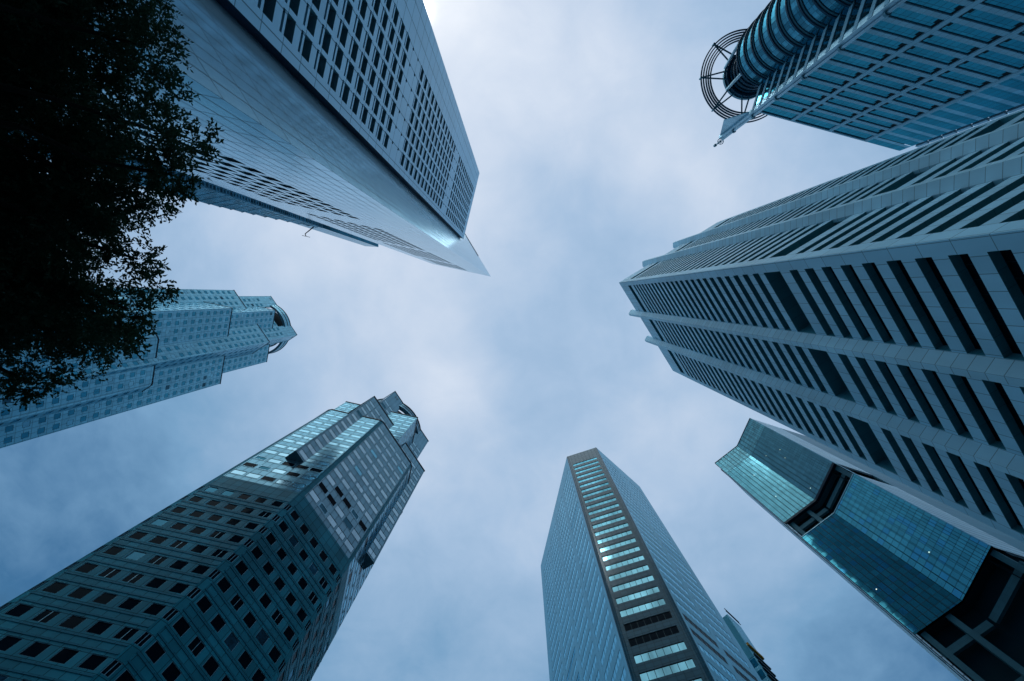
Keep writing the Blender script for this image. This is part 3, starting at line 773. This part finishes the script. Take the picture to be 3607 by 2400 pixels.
    for ang in (222, 178, 134, 93):
        u = rot(ang); w = Vector((-u.y, u.x)); m = MB(); p0 = ctr+u*6.9; p1 = ctr+u*16.3
        m.tube((p0+w*1.5).to_3d()+Vector((0, 0, 173.8)), p1.to_3d()+Vector((0, 0, 175.1)), .28, 'steel_blue', n=8)
        m.tube((p0-w*1.5).to_3d()+Vector((0, 0, 173.8)), p1.to_3d()+Vector((0, 0, 175.1)), .28, 'steel_blue', n=8)
        m.tube(p1.to_3d()+Vector((0, 0, 174.6)), p1.to_3d()+Vector((0, 0, 176.2)), .35, 'steel_blue', n=8)
        m.build('bracket', root)
    for ang in (200, 145):
        u = rot(ang); p0 = ctr+u*8.2; p1 = ctr+u*10.4; m = MB()
        m.tube((p0.x, p0.y, 175.2), (p1.x, p1.y, 160.2), .5, 'steel_pale', n=12); m.build('raking_strut', root)
surface('mid_flush', (0.16, 0.36, 0.45), 0.15, metal=0.5, pw=1.55, ph=40, joint=.06, jdark=.2, var=.15)
framed_tower()

# ================================================================ the tree
def tree():
    root = thing('broadleaf_tree', -15.0, -5.0, 'dense dark leafy tree crown hanging over the upper left corner', 'tree')
    plain('bark', (0.02, 0.018, 0.014), 0.9)
    rnd = random.Random(11)
    # leaf material
    m = bpy.data.materials.new('leaf'); m.use_nodes = True; MATS['leaf'] = m
    tt = m.node_tree; b = tt.nodes['Principled BSDF']
    gi = N(tt, 'ShaderNodeTexNoise'); gi.inputs['Scale'].default_value = 1.3; tco = N(tt, 'ShaderNodeTexCoord'); tt.links.new(tco.outputs['Object'], gi.inputs['Vector'])
    tt.links.new(ramp(tt, gi.outputs['Fac'], [(0.3, (0.012, 0.045, 0.028)), (0.7, (0.045, 0.11, 0.06))]), b.inputs['Base Color'])
    b.inputs['Roughness'].default_value = 0.6; b.inputs['Specular IOR Level'].default_value = .25
    trn = N(tt, 'ShaderNodeBsdfTranslucent'); trn.inputs['Color'].default_value = (0.02, 0.06, 0.035, 1); mx = N(tt, 'ShaderNodeMixShader'); mx.inputs[0].default_value = .25
    tt.links.new(b.outputs[0], mx.inputs[1]); tt.links.new(trn.outputs[0], mx.inputs[2]); tt.links.new(mx.outputs[0], tt.nodes['Material Output'].inputs['Surface'])
    tw = MB()
    base = Vector((-15.0, -5.0, GROUND)); fork = Vector((-14.3, -4.4, 3.2))
    def limb(p0, p1, r0, r1, seg=5, jit=.18):
        pts = [p0.lerp(p1, i/seg)+Vector((rnd.uniform(-jit, jit), rnd.uniform(-jit, jit), rnd.uniform(-jit, jit)))*(0 if i in (0, seg) else 1) for i in range(seg+1)]
        for i in range(seg): tw.tube(pts[i], pts[i+1], r0+(r1-r0)*i/seg, 'bark', n=8, r2=r0+(r1-r0)*(i+1)/seg)
        return pts
    limb(base, fork, .42, .34)
    # crown lobes: (x, y, z, radius)
    lobes = []
    spec = TREE_LOBES
    for (x, y, z, r_) in spec: lobes.append((Vector((x, y, z)), r_))
    for c_, r_ in lobes[::2]:
        mid = fork.lerp(c_, .5)+Vector((0, 0, .5)); pts = limb(fork, mid, .16, .09, 3); limb(mid, c_, .09, .03, 4)
    trunk = tw.build('trunk', root)
    vs_, fs_ = [], []
    def leaf(p, d, up, L, wd):
        s = d.cross(up).normalized()*wd; k = len(vs_); mid = p+d*L*.5+up*wd*.25
        vs_.extend([p, mid+s, p+d*L, mid-s]); fs_.append((k, k+1, k+2, k+3))
    off = root.location
    for c_, r_ in lobes:
        ntw = int(TREE_DENS*r_**2*(1.0 if r_ > .5 else 1.5))
        for _ in range(ntw):
            u = Vector((rnd.gauss(0, 1), rnd.gauss(0, 1), rnd.gauss(0, 1))).normalized()
            rad = r_*(rnd.random()**.33)*.92
            nn = mnoise.noise((c_+u*rad)*2.0)
            if nn < -.13: continue
            p = c_+Vector((u.x, u.y, u.z*.75))*rad
            dirn = (u+Vector((rnd.uniform(-.8, .8), rnd.uniform(-.8, .8), rnd.uniform(-.6, .4)))).normalized()
            tl = rnd.uniform(.16, .34)
            for i in range(rnd.randint(7, 11)):
                q_ = p+dirn*tl*(i/9.0)
                d2 = (dirn*.7+Vector((rnd.gauss(0, .7), rnd.gauss(0, .7), rnd.gauss(0, .5)))).normalized()
                up = Vector((rnd.gauss(0, .5), rnd.gauss(0, .5), 1)).normalized()
                if abs(up.dot(d2)) > .95: continue
                leaf(q_-off, d2, up, rnd.uniform(.075, .13), rnd.uniform(.017, .030))
    me = bpy.data.meshes.new('crown'); me.from_pydata(vs_, [], fs_); me.materials.append(m); me.update()
    o = bpy.data.objects.new('crown', me); C.objects.link(o); o.parent = root
    print('leaves', len(fs_))
# lobes of the crown, outer ones first (metres)
rl = random.Random(5)
TREE_DENS = 470
TREE_LOBES = []
# edge lobes given by where the crown's outline runs, at mixed heights
EDGE_Q = [(-.80, -.70, 11, 1.0), (-.76, -.60, 12, .8), (-.735, -.52, 10.5, .8), (-.74, -.43, 11.5, .8), (-.76, -.36, 9.8, .8), (-.70, -.33, 11, .45), (-.72, -.26, 10.5, .5), (-.665, -.33, 9.6, .25),
          (-.78, -.22, 11.5, .8), (-.84, -.14, 10.5, .7), (-.79, -.08, 11, .55), (-.765, -.03, 10.2, .4), (-.82, .03, 11.2, .6), (-.85, .10, 10.0, .5), (-.92, .12, 11.5, .7),
          (-1.0, .16, 10.8, .55), (-1.06, .20, 10.2, .45), (-1.15, .19, 11.4, .7), (-1.28, .24, 10.5, .7), (-1.4, .15, 11, 1.0), (-.90, -.50, 12, 1.0), (-.88, -.35, 12.5, 1.1), (-.93, -.62, 11, 1.0), (-1.02, -.02, 12, 1.0), (-.95, .02, 10.5, .8), (-1.12, .10, 11.5, .8), (-1.22, .16, 12, .8)]
for (qx, qy, z, r_) in EDGE_Q: TREE_LOBES.append((qx*z-r_*(1.0 if qy > -.2 else .62), qy*z, z, r_))
for i in range(150):
    x = rl.uniform(-17.5, -9.6); y = rl.uniform(-10.5, 1.2); z = rl.uniform(9.6, 13.4)
    if x/z > -.84+.08*math.sin(y*1.3) or y/z > .08 or (y/z > -.2 and x/z > -.93): continue
    TREE_LOBES.append((x, y, z, rl.uniform(.8, 1.35)))
tree()
